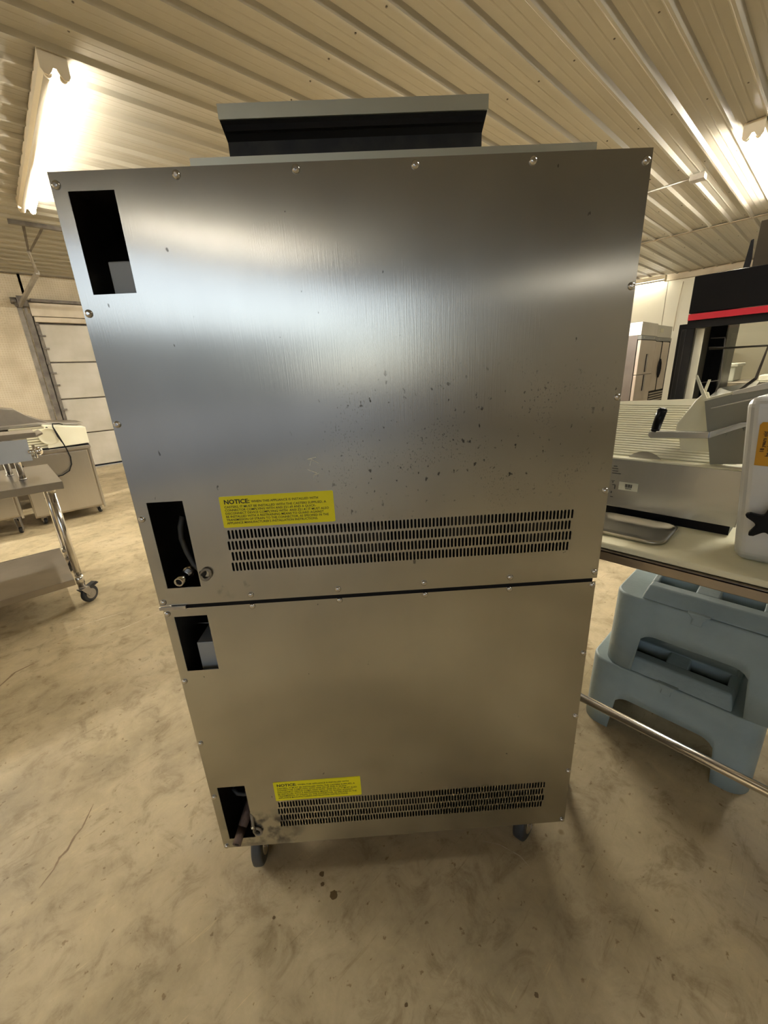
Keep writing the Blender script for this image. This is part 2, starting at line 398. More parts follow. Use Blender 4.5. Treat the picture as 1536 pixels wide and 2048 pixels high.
while y0 < YB:
    if y0 + RP*4 < YB + .3 and y0 > YF - .9:
        link('sheet', sm1, ce, loc=(XL, y0, H - (.0015 if k % 2 else 0))); link('sheet', sm2, ce, loc=(XS+.006, y0, H - (.0015 if k % 2 else 0)))
    y0 += RP*4; k += 1
MB().box((XS-.03, YF, H-.026), (XS+.03, YB, H-.018)).obj('seam_strip', SEAM, ce)
# fastener heads, rows across the sheets
fb = MB()
xs = -8.0
for X in [2.02 + 1.22*i for i in range(-5, 8)]:
    yy = RB + .085
    j = -40
    for j in range(-44, 36):
        Y = RB - .028 + RP*j + .085
        if YF < Y < YB: fb.lathe([(.0065, 0), (.0065, -.003), (.004, -.0055)], (X + random.uniform(-.012, .012), Y + random.uniform(-.01, .01), H-.0005), n=6)
fb.obj('fastener', DARKIRON, ce, kind='stuff')

# garage door
gd = struct('door_1')
stile = mat('stile_grey', (.26, .235, .20), .5, .3, var=(9, .8, (.14, .12, .10)))
dpm = MB().box((0, 0, 0), (2.90, .045, .596))
dpm = dpm.mesh('panel', DOORP)
for i in range(4):
    link('panel', dpm, gd, .012, 2, loc=(.90, YB+.06, .036 + .614*i))
    # stile plate, hinge at each joint, strap
    for hz in (.22, .42) if i != 3 else (.20, .40):
        MB().box((.86, YB+.02, .036+.614*i+hz), (.95, YB+.06, .036+.614*i+hz+.025)).obj('strap', DARKIRON, gd)
    MB().box((.85, YB+.015, .61+.614*i), (.90, YB+.06, .68+.614*i)).obj('hinge', DARKIRON, gd)
MB().box((.84, YB+.106, .015), (3.86, YB+.13, 2.82)).obj('backing', DARKIRON, gd)
MB().box((.86, YB+.045, .03), (.90, YB+.10, 2.49)).obj('end_stile', stile, gd)
MB().box((.86, YB+.05, .012), (3.8, YB+.10, .036)).obj('bottom_seal', BLACKM, gd)
# tracks
MB().box((.80, YB-.03, 0), (.835, YB+.06, 2.62)).box((.765, YB-.035, 0), (.80, YB-.005, 2.72)).obj('track', DARKIRON, gd)
MB().box((.68, YB-.012, 0), (.745, YB-.001, 2.74)).obj('jamb_angle', stile, gd)
# header
MB().box((.86, YB-.03, 2.50), (3.9, YB+.05, 2.575)).obj('header_board', TRIMW, gd, .004)
MB().box((.84, YB-.04, 2.585), (3.9, YB+.05, 2.785)).obj('header_board', TRIMW, gd, .004)
MB().box((.87, YB-.10, 2.79), (3.9, YB-.05, 2.835)).tube((.66, YB-.08, 2.80), (3.9, YB-.08, 2.80), .013).obj('torsion_bar', DARKIRON, gd, .004)
MB().box((.66, YB-.12, 2.71), (.83, YB-.02, 2.80)).box((.70, YB-.14, 2.74), (.78, YB-.10, 2.86)).obj('bearing_bracket', DARKIRON, gd, .004)
MB().tube((.62, YB-.08, 2.79), (.70, YB-.08, 2.79), .05, n=18).obj('cable_drum', DARKIRON, gd)
# the track running back into the room and its hangers
tr = thing('door_track', 'grey steel overhead track rising from the garage door head to the ceiling on V-shaped hangers', 'track', (0, 0, 0))
MB().prism([(.70, YB-.06, 2.70), (.745, YB-.06, 2.70), (.90, 7.55, 2.87), (.855, 7.55, 2.87)], (0, .0, .05)).obj('rail', GALV, tr, .004)
MB().tube((.878, 7.6, 2.90), (.772, 6.9, 2.985), .016).obj('hanger_rod', GALV, tr)
MB().box((.62, 6.45, 3.130), (1.35, 6.49, 3.172)).obj('ceiling_angle', DARKIRON, tr)
MB().prism([(.735, 6.50, 3.165), (.765, 6.50, 3.165), (.785, 6.90, 2.985), (.765, 6.90, 2.985)], (0, .006, 0)).obj('strut', DARKIRON, tr)
MB().prism([(.915, 6.50, 3.165), (.945, 6.50, 3.165), (.80, 6.95, 2.985), (.775, 6.95, 2.985)], (0, .006, 0)).obj('strut', DARKIRON, tr)

# ------------------------------------------------------------------ fluorescent fixtures
def fixture(label, loc, rz, lit=(0, 1), on=None, name='fluorescent_light'):
    t = thing(name, label, 'ceiling light', loc, rz, 'fluorescent ceiling lights')
    L = 2.44
    # local: length along +Y from 0, z=0 at housing bottom, housing above
    MB().prism([(-.066, 0, .078), (-.066, 0, .02), (-.04, 0, .0), (.04, 0, .0), (.066, 0, .02), (.066, 0, .078)], (0, L, 0)).obj('housing', FIXT, t)
    for e, yy in (('a', -.008), ('b', L-.004)):
        pts = [(-.07, yy, .082), (-.07, yy, -.018), (-.058, yy, -.036), (-.036, yy, -.040), (-.020, yy, -.022), (-.008, yy, 0), (.008, yy, 0), (.020, yy, -.022), (.036, yy, -.040), (.058, yy, -.036), (.07, yy, -.018), (.07, yy, .082)]
        MB().prism(pts, (0, .012, 0)).obj('end_cap', FIXT, t)
    for i, x in enumerate((-.036, .036)):
        MB().tube((x, .02, -.026), (x, L-.02, -.026), .018, n=14).obj('tube', (on or TUBEON) if lit[i] else TUBEOFF, t)
        for yy in (.006, L-.026): MB().tube((x, yy, -.026), (x, yy+.02, -.026), .0185, n=14).obj('socket', FIXT, t)
    return t
FZ = 3.112
fixture('long fluorescent light over the left side with one of its two tubes lit', (.740, 3.40, FZ), 0, (0, 1))
fixture('long fluorescent light at the right edge of the ceiling, above the black display cooler', (5.13, .885, FZ), -pi/2, (1, 1))
fixture('far fluorescent light close to the cream panelled wall', (11.55, 3.06, FZ-.03), 0, (0, 1), TUBEMID)
for lx, ly, rz, lab in ((-4.2, -3.6, 0, 'fluorescent light behind the photographer, nearest the open bay door'),
                        (-2.6, -9.2, -pi/2, 'fluorescent light near the front wall'),
                        (1.5, -.8, -pi/2, 'fluorescent light behind the photographer, above the end of the stainless table'),
                        (6.0, -5.2, -pi/2, 'fluorescent light to the far right behind the photographer'),
                        (-3.9, 5.8, -pi/2, 'fluorescent light in the far left part of the room'),
                        (6.6, 6.6, -pi/2, 'fluorescent light between the garage door and the refrigerators'),
                        (3.4, 4.3, -pi/2, 'fluorescent light hidden behind the oven')):
    fixture(lab, (lx, ly, FZ), rz, (1, 1), TUBEFILL if ly > 0 else TUBESIDEFILL if lx == 1.5 else TUBEDIM)  # lamps at positive y and the one by the table are added fill
# conduit and box on the ceiling
cb = thing('junction_box', 'small grey ceiling junction box on a thin conduit, left of the right-hand light', 'junction box', (5.93, 1.42, H-.02))
MB().box((-.05, -.07, -.055), (.06, .06, .0)).obj('box', GALV, cb, .004)
MB().tube((-.0, .06, -.02), (.02, 4.2, -.02), .010, n=8).obj('conduit', GALV, cb)
wl = MB().path([(11.76, 2.76, 3.0), (11.75, 2.78, 2.7), (11.77, 2.80, 2.4), (11.76, 2.80, 2.0)], .008, 6).obj('wall_conduit', TRIMW)
wl['label'] = 'thin cream conduit running down the cream wall above the refrigerators'; wl['category'] = 'conduit'

# ------------------------------------------------------------------ the oven
PN = Vector((-sin(OANG), cos(OANG), 0))
oven = thing('double_deck_oven', 'tall stainless double-deck oven seen from behind, standing on casters in the middle of the room', 'oven', tuple(PN*.794), OANG)

def cut_panel(x0, x1, z0, z1, rects, vent):
    """flat sheet in the xz plane with rectangular openings and four staggered rows of slots"""
    V, E = [], []
    def loop(pts):
        b = len(V); V.extend(Vector(p) for p in pts); E.extend((b+i, b+(i+1) % len(pts)) for i in range(len(pts)))
    loop([(x0, z0), (x1, z0), (x1, z1), (x0, z1)])
    for a, b, c, d in rects: loop([(a, c), (b, c), (b, d), (a, d)])
    slots = []
    vx0, vx1, vz1 = vent; N = 94; P = (vx1-vx0-.0045)/(N-.5); RZ = .0245; SH, SW = .0208, .0046
    for r in range(4):
        off = .5*P if r % 2 == 0 else 0
        for i in range(N):
            cx = vx0 + SW/2 + off + i*P; top = vz1 - r*RZ
            slots.append((cx, top-SH/2))
            h, q = SW/2, SH/2 - SW/2
            loop([(cx-h, top-SH/2-q), (cx-h*.6, top-SH/2-q-h*.8), (cx+h*.6, top-SH/2-q-h*.8), (cx+h, top-SH/2-q),
                  (cx+h, top-SH/2+q), (cx+h*.6, top-SH/2+q+h*.8), (cx-h*.6, top-SH/2+q+h*.8), (cx-h, top-SH/2+q)])
    out = delaunay_2d_cdt(V, E, [], 0, 1e-7)
    vs, fs = out[0], out[2]
    import bisect
    rows = {}
    for cx, cz in slots: rows.setdefault(round(cz, 5), []).append(cx)
    for k in rows: rows[k].sort()
    def inside(x, z):
        for a, b, c, d in rects:
            if a < x < b and c < z < d: return True
        for cz, xs in rows.items():
            if abs(z-cz) < SH/2:
                i = bisect.bisect(xs, x)
                for j in (i-1, i):
                    if 0 <= j < len(xs) and abs(x-xs[j]) < SW/2 - max(0, abs(z-cz)-(SH/2-SW/2))*.5: return True
        return False
    bm = bmesh.new(); bv = [bm.verts.new((v.x, 0, v.y)) for v in vs]
    for f in fs:
        c = sum((vs[i] for i in f), Vector((0, 0)))/len(f)
        if x0 < c.x < x1 and z0 < c.y < z1 and not inside(c.x, c.y): bm.faces.new([bv[i] for i in f])
    bmesh.ops.recalc_face_normals(bm, faces=bm.faces[:])
    if bm.faces[:] and bm.faces[0].normal.y > 0: bmesh.ops.reverse_faces(bm, faces=bm.faces[:])
    for v in [v for v in bm.verts if not v.link_faces]: bm.verts.remove(v)
    uv = bm.loops.layers.uv.new('UVMap')
    for f in bm.faces:
        for lp in f.loops: lp[uv].uv = (lp.vert.co.x, lp.vert.co.z)
    me = bpy.data.meshes.new('back_panel'); bm.to_mesh(me); bm.free(); me.materials.append(PLATE); return me

def back_panel(x0, x1, z0, z1, rects, vent):
    o = link('back_panel', cut_panel(x0, x1, z0, z1, rects, vent), oven)
    s = o.modifiers.new('thickness', 'SOLIDIFY'); s.thickness = .0016; s.offset = -1
    return o
up = back_panel(-.4825, .4885, .9165, 1.6995, [(-.458, -.385, 1.5255, 1.673), (-.457, -.385, .958, 1.152)], (-.311, .419, 1.0835))
lo = back_panel(-.478, .4865, .139, .9075, [(-.458, -.3855, .7415, .887), (-.4575, -.386, .173, .368)], (-.311, .419, .3000))
up['label'] = 'upper brushed stainless back panel'; lo['label'] = 'lower brushed stainless back panel'
# folded return of the upper panel's bottom edge
MB().box((-.482, -.006, .9085), (-.425, -.001, .9155)).obj('edge_lip', STEEL, oven)
MB().box((-.43, .0022, .905), (.48, .012, .9195)).obj('joint_gap', BLACKM, oven)
# screws
sm = MB().lathe([(.0066, 0), (.0066, -.0012), (.0052, -.0034), (.0024, -.0044)], axis='Y', n=14)
me = sm.mesh('screw', CHROME)
sl = MB().box((-.0042, -.0049, -.0006), (.0042, -.0040, .0006)).box((-.0006, -.0049, -.0042), (.0006, -.0040, .0042)).mesh('screw_slot', PRINT)
for par, pts in ((up, [(-.283,1.689),(-.093,1.69),(.099,1.689),(.291,1.688),(.479,1.682),(-.473,1.682),(-.4735,1.497),(-.4735,1.308),(-.473,1.118),(-.473,.925),(-.282,.930),(-.091,.930),(.099,.932),(.291,.932),(.481,.932),(.482,1.120),(.482,1.308),(.481,1.499)]),
                 (lo, [(-.283,.902),(-.090,.9025),(.101,.9025),(.291,.9025),(.480,.899),(-.4705,.896),(-.4705,.713),(-.4705,.522),(-.4705,.336),(.4800,.715),(.4800,.522),(.4800,.333),(.4790,.147),(-.4700,.146)])):
    for x, z in pts:
        link('screw', me, par, loc=(x, 0, z), rot=(0, random.uniform(0, 3), 0))
# notice labels
FIT = []
def notice(par, x, z):
    q = MB()
    W, Hh, c = .2295, .0665, .0025
    pts = []
    for cx, cz, a0 in ((W-c, -c, 0), (c, -c, pi/2), (c, -Hh+c, pi), (W-c, -Hh+c, 1.5*pi)):
        for i in range(4): a = a0 + i*pi/6; pts.append((cx + c*cos(a), 0, cz + c*sin(a)))
    q.prism(pts, (0, -.0006, 0))
    lab = q.obj('notice_label', YELLOW, par, loc=(x, -.0001, z)); lab['label'] = 'yellow notice sticker with black print'
    if par is not oven: pass
    t = lambda s, size, px_, pz, wdt, b: FIT.append((text(s, size, PRINT, lab, (px_, -.0007, pz), (pi/2, 0, 0), bold=b, extr=.00008, name='notice_text'), wdt))
    t('NOTICE:', .0126, .0085, -.0158, .051, .00035)
    t('WHEN THIS APPLIANCE IS INSTALLED WITH', .0066, .0635, -.0152, .135, .00006)
    for i, (s, wd) in enumerate((('CASTERS, IT MUST BE INSTALLED WITH THE CASTERS SUPPLIED, A', .206), ('CONNECTOR COMPLYING WITH ANSI Z21.69 AND A QUICK-', .185),
        ('DISCONNECT DEVICE COMPLYING WITH  ANSI Z21.41 IT MUST ALSO', .210), ('BE INSTALLED WITH A RESTRAINING MEANS TO GUARD AGAINST', .199),
        ('TRANSMISSION OF STRAIN TO THE CONNECTOR, AS SPECIFIED IN THE', .209), ("APPLIANCE MANUFACTURER'S INSTALLATION INSTRUCTIONS.", .186))):
        t(s, .0066, .0078, -.0245 - .0069*i, wd, .00006)
notice(oven, -.312, 1.1555)
notice(oven, -.311, .3715)
# carcass
MB().box((-.470, .004, .142), (-.464, .90, .908)).box((-.470, .004, .914), (-.464, .90, 1.694)).obj('side_panel', STEELD, oven)
MB().box((.472, .004, .142), (.478, .90, .908)).box((.472, .004, .914), (.478, .90, 1.694)).obj('side_panel', STEELD, oven)
MB().box((-.464, .004, 1.685), (.472, .90, 1.694)).obj('top_panel', STEELD, oven)
MB().box((-.464, .004, .142), (.472, .90, .150)).obj('bottom_panel', STEELD, oven)
MB().box((-.464, .012, .900), (.472, .90, .922)).obj('deck_divider', DARKIN, oven)
MB().box((-.464, .26, .150), (.472, .30, .90)).box((-.464, .26, .922), (.472, .30, 1.685)).box((-.34, .10, .15), (-.335, .26, .90)).box((-.34, .10, .922), (-.335, .26, 1.685)).obj('inner_wall', DARKIN, oven)
for z0, n in ((.955, 'a'), (.165, 'b')):
    q = MB()
    for x0, x1, dz0, dz1, yy in ((-.20, .02, .01, .10, .045), (.16, .25, .055, .12, .06), (.34, .40, .03, .09, .05), (-.06, .12, .00, .03, .03), (-.31, -.22, .0, .028, .05)):
        q.box((x0, yy, z0+dz0), (x1, yy+.1, z0+dz1))
    q.obj('motor_housing', mat('grimy_steel', (.055, .043, .028), .7, .0, var=(18, .8, (.02, .016, .011))), oven)
MB().box((-.4325, .02, 1.50), (-.345, .20, 1.579)).obj('insulation_box', INSUL, oven, .002)
MB().box((-.4325, .02, .71), (-.345, .10, .803)).prism([(-.4325, .10, .803), (-.345, .10, .803), (-.345, .10, .86), (-.40, .10, .80)], (0, .1, 0)).obj('insulation_box', INSUL, oven, .002)
for z0, z1 in ((.15, .90), (.922, 1.685)):
    MB().box((-.464, .88, z0), (.472, .90, z1)).obj('door', STEEL, oven, .004)
MB().box((-.268, .030, 1.694), (.409, .034, 1.7225)).box((-.268, .034, 1.694), (.409, .80, 1.70)).obj('top_ledge', mat('ledge_steel', (.60, .60, .50), .38, .9, var=(6, .4, (.5, .5, .42))), oven)
MB().box((-.224, .12, 1.70), (.237, .40, 1.83)).obj('flue', mat('sooty_steel', (.014, .015, .018), .5, .3, var=(30, .8, (.035, .034, .030))), oven)
MB().prism([(-.228, .098, 1.8035), (.2405, .098, 1.8035), (.237, .122, 1.780), (-.224, .122, 1.780)], (0, .004, 0)).box((-.222, .103, 1.79), (.235, .12, 1.806)).obj('flue_skirt', BLACKM, oven)
MB().box((-.2285, .095, 1.803), (.2415, .40, 1.8245)).obj('flue_cap', MATS['ledge_steel'], oven)
# gas pipes, hoses and eyelets
MB().ring((-.424, -.012, .977), (-.421, .03, .979), .0095, .0072).ring((-.4205, .03, .979), (-.417, .060, .981), .0125, .009).obj('gas_pipe', CHROME, oven)
MB().tube((-.4238, -.009, .977), (-.421, .03, .979), .0073).tube((-.4298, -.0215, .1812), (-.425, .02, .19), .0062).obj('pipe_bore', BLACKM, oven)
MB().ring((-.430, -.022, .181), (-.425, .02, .190), .0115, .0068).tube((-.425, .02, .190), (-.40, .09, .235), .0125, .016).tube((-.40, .09, .235), (-.395, .20, .25), .012).obj('gas_pipe', RUST, oven, label='rusty brown gas pipe')
MB().path([(-.40, .02, 1.115), (-.409, .018, 1.09), (-.411, .016, 1.065), (-.405, .014, 1.035), (-.394, .010, 1.008), (-.380, .006, .992), (-.372, -.004, .988)], .0062).path([(-.398, .05, 1.06), (-.388, .04, 1.04), (-.382, .03, 1.01), (-.376, .02, .99)], .005).obj('hose', RUBBER, oven)
MB().path([(-.442, .05, .30), (-.43, .045, .285), (-.41, .04, .287), (-.392, .035, .297), (-.375, .03, .31)], .006).path([(-.44, .06, .33), (-.42, .06, .345), (-.405, .06, .37), (-.40, .06, .40)], .006).obj('hose', RUBBER, oven)
def torus(c, R, r, m, par, name, tilt=0.):
    q = MB(); n = 20; pts = [Vector((R*cos(2*pi*i/n), 0, 1.35*R*sin(2*pi*i/n))) for i in range(n+1)]
    mt = Matrix.Rotation(tilt, 3, 'Y')
    q.path([Vector(c) + mt @ p for p in pts], r, 8); return q.obj(name, m, par)
torus((-.3675, -.004, .9875), .0095, .0032, mat('dull_ring', (.30, .27, .22), .5, .6, var=(20, .5, (.2, .17, .13))), oven, 'cable_eyelet', .5)
torus((-.375, -.004, .200), .0095, .0034, MATS['dull_ring'], oven, 'cable_eyelet', -.4)
MB().path([(-.386, .004, .262), (-.383, -.003, .24), (-.384, -.006, .222), (-.379, -.006, .208)], .0045).obj('cable_clip', MATS['dull_ring'], oven)
MB().tube((-.3855, -.008, .226), (-.3835, -.011, .222), .0035).obj('clip_tip', mat('bright_metal', (.9, .9, .88), .2, 1.), oven)
# adhesive remnants above the upper notice
q = MB()
for (x, z, a, L) in ((-.118, 1.222, .2, .018), (-.112, 1.216, -.5, .016), (-.121, 1.213, 1.2, .010), (-.119, 1.196, -.4, .020), (-.112, 1.190, .3, .012), (-.117, 1.186, 1.3, .010)):
    dx, dz = cos(a)*L/2, sin(a)*L/2
    q.hexa([(x-dx, -.0006, z-dz), (x+dx, -.0006, z+dz), (x+dx, 0, z+dz), (x-dx, 0, z-dz), (x-dx, -.0006, z-dz+.0018), (x+dx, -.0006, z+dz+.0015), (x+dx, 0, z+dz+.0015), (x-dx, 0, z-dz+.0018)])
q.obj('glue_mark', mat('dry_glue', (.82, .78, .64), .8, 0.), oven)

def caster(par, x, y, top, r=.0635, wdt=.030, rz=0., trail=.03, wheel=RUBBER, hub=CHROME, brake=False):
    c = bpy.data.objects.new('caster', None); COL.objects.link(c); c.parent = par; c.location = (x, y, 0); c.rotation_euler = (0, 0, rz); c.empty_display_size = .05
    # wheel axis along local X, swivel stem at the origin, wheel offset along +Y
    q = MB().lathe([(r*.88, -wdt/2), (r*.97, -wdt/2+.003), (r, -wdt/2+.009), (r, wdt/2-.009), (r*.97, wdt/2-.003), (r*.88, wdt/2)], (0, trail, r), 'X', 28)
    q.obj('wheel', wheel, c)
    MB().lathe([(r*.60, -wdt/2-.002), (r*.60, wdt/2+.002)], (0, trail, r), 'X', 20).lathe([(.012, -wdt/2-.010), (.012, wdt/2+.010)], (0, trail, r), 'X', 10).obj('hub', hub, c)
    f = MB()
    for s in (-1, 1):
        x0 = s*(wdt/2+.005)
        f.prism([(x0, trail+.016, r-.012), (x0, trail-.016, r-.012), (x0, -.026, top-.022), (x0, .030, top-.022)], (s*.003, 0, 0))
    f.box((-wdt/2-.008, -.026, top-.024), (wdt/2+.008, .030, top-.018)).tube((0, 0, top-.018), (0, 0, top), .020)
    f.obj('fork', GALV, c)
    if brake: MB().prism([(-.02, -.02, top-.03), (-.02, .09, top-.012), (-.02, .105, top-.028), (-.02, .03, top-.042)], (.04, 0, 0)).obj('brake_lever', RUBBER, c)
    return c
GREYR = mat('grey_rubber', (.055, .058, .056), .6, 0., var=(14, .6, (.10, .10, .095)))
caster(oven, -.405, .085, .14, .064, .030, 0.06, -.02, wheel=GREYR)
caster(oven, .420, .085, .14, .064, .034, -.75, -.02)
caster(oven, -.40, .82, .14, .064, .030, .4, .03)
caster(oven, .40, .82, .14, .064, .030, -.3, .03)

# ------------------------------------------------------------------ left: rolling work table
wt = thing('work_table', 'stainless rolling work table with lower shelf, standing before the low steel cabinets', 'table', (0, 0, 0))
X0, X1, TY0, TY1, TZ = -1.62, .19, 3.10, 4.0, .86
MB().box((X0, TY0, TZ-.004), (X1, TY1, TZ)).box((X0, TY0, TZ-.045), (X1, TY0+.004, TZ)).box((X0, TY1-.004, TZ-.045), (X1, TY1, TZ)).box((X1-.004, TY0, TZ-.045), (X1, TY1, TZ)).box((X0, TY0, TZ-.045), (X0+.004, TY1, TZ)).obj('tabletop', STEEL, wt, .002)
MB().box((X0+.04, 3.17, .175), (.10, 3.95, .205)).box((X0+.04, 3.165, .165), (.10, 3.17, .208)).box((X0+.04, 3.95, .165), (.10, 3.955, .208)).obj('shelf', STEELD, wt, .003)
for lx, ly in ((.128, 3.20), (.128, 3.90), (X0+.07, 3.20), (X0+.07, 3.90)):
    MB().tube((lx, ly, .13), (lx, ly, TZ-.004), .0205, n=20).ring((lx, ly, .155), (lx, ly, .215), .0235, .0205).ring((lx, ly, TZ-.075), (lx, ly, TZ-.045), .024, .0205).obj('leg', CHROME, wt)
for i, (lx, ly) in enumerate(((.128, 3.20), (.128, 3.90), (X0+.07, 3.20), (X0+.07, 3.90))):
    c = caster(wt, lx, ly, .135, .058, .030, -.95 if i == 0 else .7, .035, wheel=RUBBER, hub=GALV, brake=(i == 0))
# overshelf unit on the table
sh = thing('tabletop_overshelf', 'pale stainless overshelf with a deep front panel on round posts, standing on the rolling table', 'shelf', (0, 0, 0))
MB().prism([(-1.2, 3.34, .978), (.095, 3.34, .978), (.098, 3.36, 1.108), (-1.2, 3.36, 1.128)], (0, .006, 0)).obj('front_panel', mat('pale_steel', (.60, .64, .68), .40, .75, var=(4, .3, (.52, .56, .60))), sh)
MB().box((-1.2, 3.37, 1.112), (.15, 3.70, 1.145)).prism([(.15, 3.37, 1.112), (.15, 3.70, 1.112), (.185, 3.70, 1.128), (.185, 3.37, 1.128)], (0, 0, .012)).obj('shelf_top', STEELD, sh, .004)
for px_, py_ in ((.020, 3.40), (-.035, 3.66), (-1.12, 3.40), (-1.12, 3.66)):
    MB().tube((px_, py_, .861), (px_, py_, 1.112), .0175).ring((px_, py_, .861), (px_, py_, .872), .022, .0175).obj('post', CHROME, sh)
MB().tube((.085, 3.352, 1.03), (.125, 3.352, 1.03), .014).lathe([(.012, 0), (.026, .006), (.028, .022), (.018, .034), (.006, .038)], (.12, 3.352, 1.03), 'X', 14).tube((.118, 3.352, .99), (.118, 3.352, 1.07), .008).obj('chrome_knob', mat('bright_chrome', (.9, .88, .85), .08, 1.), sh)

# ------------------------------------------------------------------ left: low steel cabinets
def cabinet(label, x0, x1, y0, y1, z0, z1):
    t = thing('low_cabinet', label, 'cabinet', (0, 0, 0), 0, 'low steel cabinets at the left')
    MB().box((x0, y0+.022, z0), (x1, y1, z1-.03)).obj('body', STEELD, t, .003)
    MB().box((x0+.012, y0, z0+.02), (x1-.035, y0+.02, z1-.05)).obj('door', STEEL, t, .004)
    MB().box((x0-.005, y0-.01, z1-.03), (x1+.01, y1, z1)).obj('top', STEEL, t, .003)
    MB().box((x1-.020, y0+.004, z0-.02), (x1, y0+.024, z1-.04)).obj('corner_post', STEEL, t, .002)
    MB().box((x0+.12, y0-.012, z0+.20), (x0+.19, y0, z0+.206)).obj('badge', BLACKM, t)
    for cx in (x0+.07, x1-.06):
        for cy in (y0+.10, y1-.10): caster(t, cx, cy, z0, .032, .026, random.uniform(-1, 1), .012)
    return t
cabinet('low brushed steel cabinet on small casters carrying the cream slicer', .03, .675, 5.60, 6.35, .095, .80)
cabinet('low steel cabinet at the left image edge beside the cabinet carrying the cream slicer', -.95, -.055, 5.42, 6.2, .19, .80)
# sloping stainless hood behind
hd = thing('sloping_hood', 'sloping stainless lid of a food prep table standing behind the left slicer', 'prep table', (0, 0, 0))
hy0, hy1 = 6.62, 7.3
MB().prism([(-1.2, hy0, .97), (.80, hy0, .99), (.44, hy0, 1.03), (.26, hy0, 1.13), (.165, hy0, 1.215), (.03, hy0, 1.235), (-1.2, hy0, 1.235)], (0, hy1-hy0, 0)).obj('lid', STEELD, hd, .004)
MB().box((-1.2, hy0+.02, .12), (.74, hy1, .965)).obj('body', STEELD, hd, .004)
for cx in (-1.1, .65):
    for cy in (hy0+.1, hy1-.08): caster(hd, cx, cy, .12, .045, .03, .5, .02)

# ------------------------------------------------------------------ slicer on the left cabinet
s2 = thing('meat_slicer', 'cream enamelled slicer with a ribbed plate and dangling black cord on the left cabinet', 'slicer', (0, 0, 0), 0, 'meat slicers')
MB().prism([(.315, 5.62, .812), (.685, 5.62, .822), (.693, 5.66, .995), (.335, 5.66, 1.048)], (0, .34, 0)).obj('body', CREAM, s2, .006)
MB().lathe([(.045, 0), (.075, .0), (.080, -.004), (.086, -.004), (.090, 0), (.090, .002)], (.352, 5.630, .935), 'Y', 28).obj('gauge_ring', CREAM, s2)
MB().tube((.355, 5.645, 1.025), (.355, 5.635, 1.025), .010).obj('pivot_hole', BLACKM, s2)
MB().box((.05, 5.66, .812), (.335, 5.95, 1.03)).obj('ribbed_plate', MATS['groove_dark'] if 'groove_dark' in MATS else mat('groove_dark', (.30, .27, .18), .6, 0., var=(9, .5, (.22, .2, .13))), s2)  # plate behind the ribs, darker than the cream enamel
for i in range(8):
    z = .818 + i*.0262; xo = .015*(i/8)
    MB().box((.16+xo, 5.640, z), (.318+xo, 5.662, z+.018)).obj('rib', CREAM, s2, .002)
MB().box((.02, 5.625, .801), (.68, 6.1, .812)).obj('base', BLACKM, s2, .003)
MB().prism([(-.1, 5.9, 1.055), (.32, 5.9, 1.065), (.70, 5.9, 1.015), (.70, 5.9, 1.008), (.32, 5.9, 1.045), (-.1, 5.9, 1.02)], (0, .2, 0)).obj('tray', STEEL, s2, .002)
MB().path([(.50, 5.72, 1.040), (.47, 5.66, 1.055), (.41, 5.62, 1.06), (.405, 5.60, 1.03), (.43, 5.585, .93), (.46, 5.575, .80), (.475, 5.57, .70), (.465, 5.57, .62), (.43, 5.565, .555), (.36, 5.56, .52), (.20, 5.56, .50), (.08, 5.56, .62), (.02, 5.59, .80)], .006, 8).path([(.405, 5.60, 1.03), (.42, 5.595, .93), (.445, 5.59, .86)], .006, 8).obj('power_cord', BLACKM, s2)

# ------------------------------------------------------------------ right: steel table with cutting board
rt = thing('steel_counter_table', 'stainless table with a round lower rail to the right of the oven, carrying two slicers', 'table', (0, 0, 0))
RX0, RX1, RY0, RY1 = 1.06, 1.86, -1.20, .44
MB().box((RX0, RY0, .905), (RX1, RY1, .912)).box((RX0, RY0, .884), (RX0+.004, RY1, .912)).box((RX1-.004, RY0, .884), (RX1, RY1, .912)).box((RX0, RY1-.004, .884), (RX1, RY1, .912)).box((RX0, RY0, .884), (RX1, RY0+.004, .912)).obj('tabletop', mat('lip_steel', (.44, .39, .33), .34, 1., var=(5, .5, (.32, .28, .23)), bump=(50, .06)), rt, .002)
for lx, ly in ((RX0+.05, RY0+.06), (RX1-.06, RY0+.06), (RX0+.05, RY1-.05), (RX1-.06, RY1-.05)):
    MB().tube((lx, ly, .0), (lx, ly, .905), .0205, n=18).tube((lx, ly, 0), (lx, ly, .02), .03).obj('leg', CHROME, rt)
MB().tube((1.035, RY0+.06, .452), (1.035, RY1-.02, .452), .0115, n=20).tube((1.035, RY0+.06, .452), (RX0+.05, RY0+.06, .452), .0115).tube((1.035, RY1-.05, .452), (RX0+.05, RY1-.05, .452), .0115).obj('lower_rail', CHROME, rt)
cbd = MB().box((1.068, -1.15, .9135), (1.83, .425, .930)).obj('cutting_board', BOARD, None, .004)
cbd['label'] = 'long cream plastic cutting board lying on the stainless table'; cbd['category'] = 'cutting board'
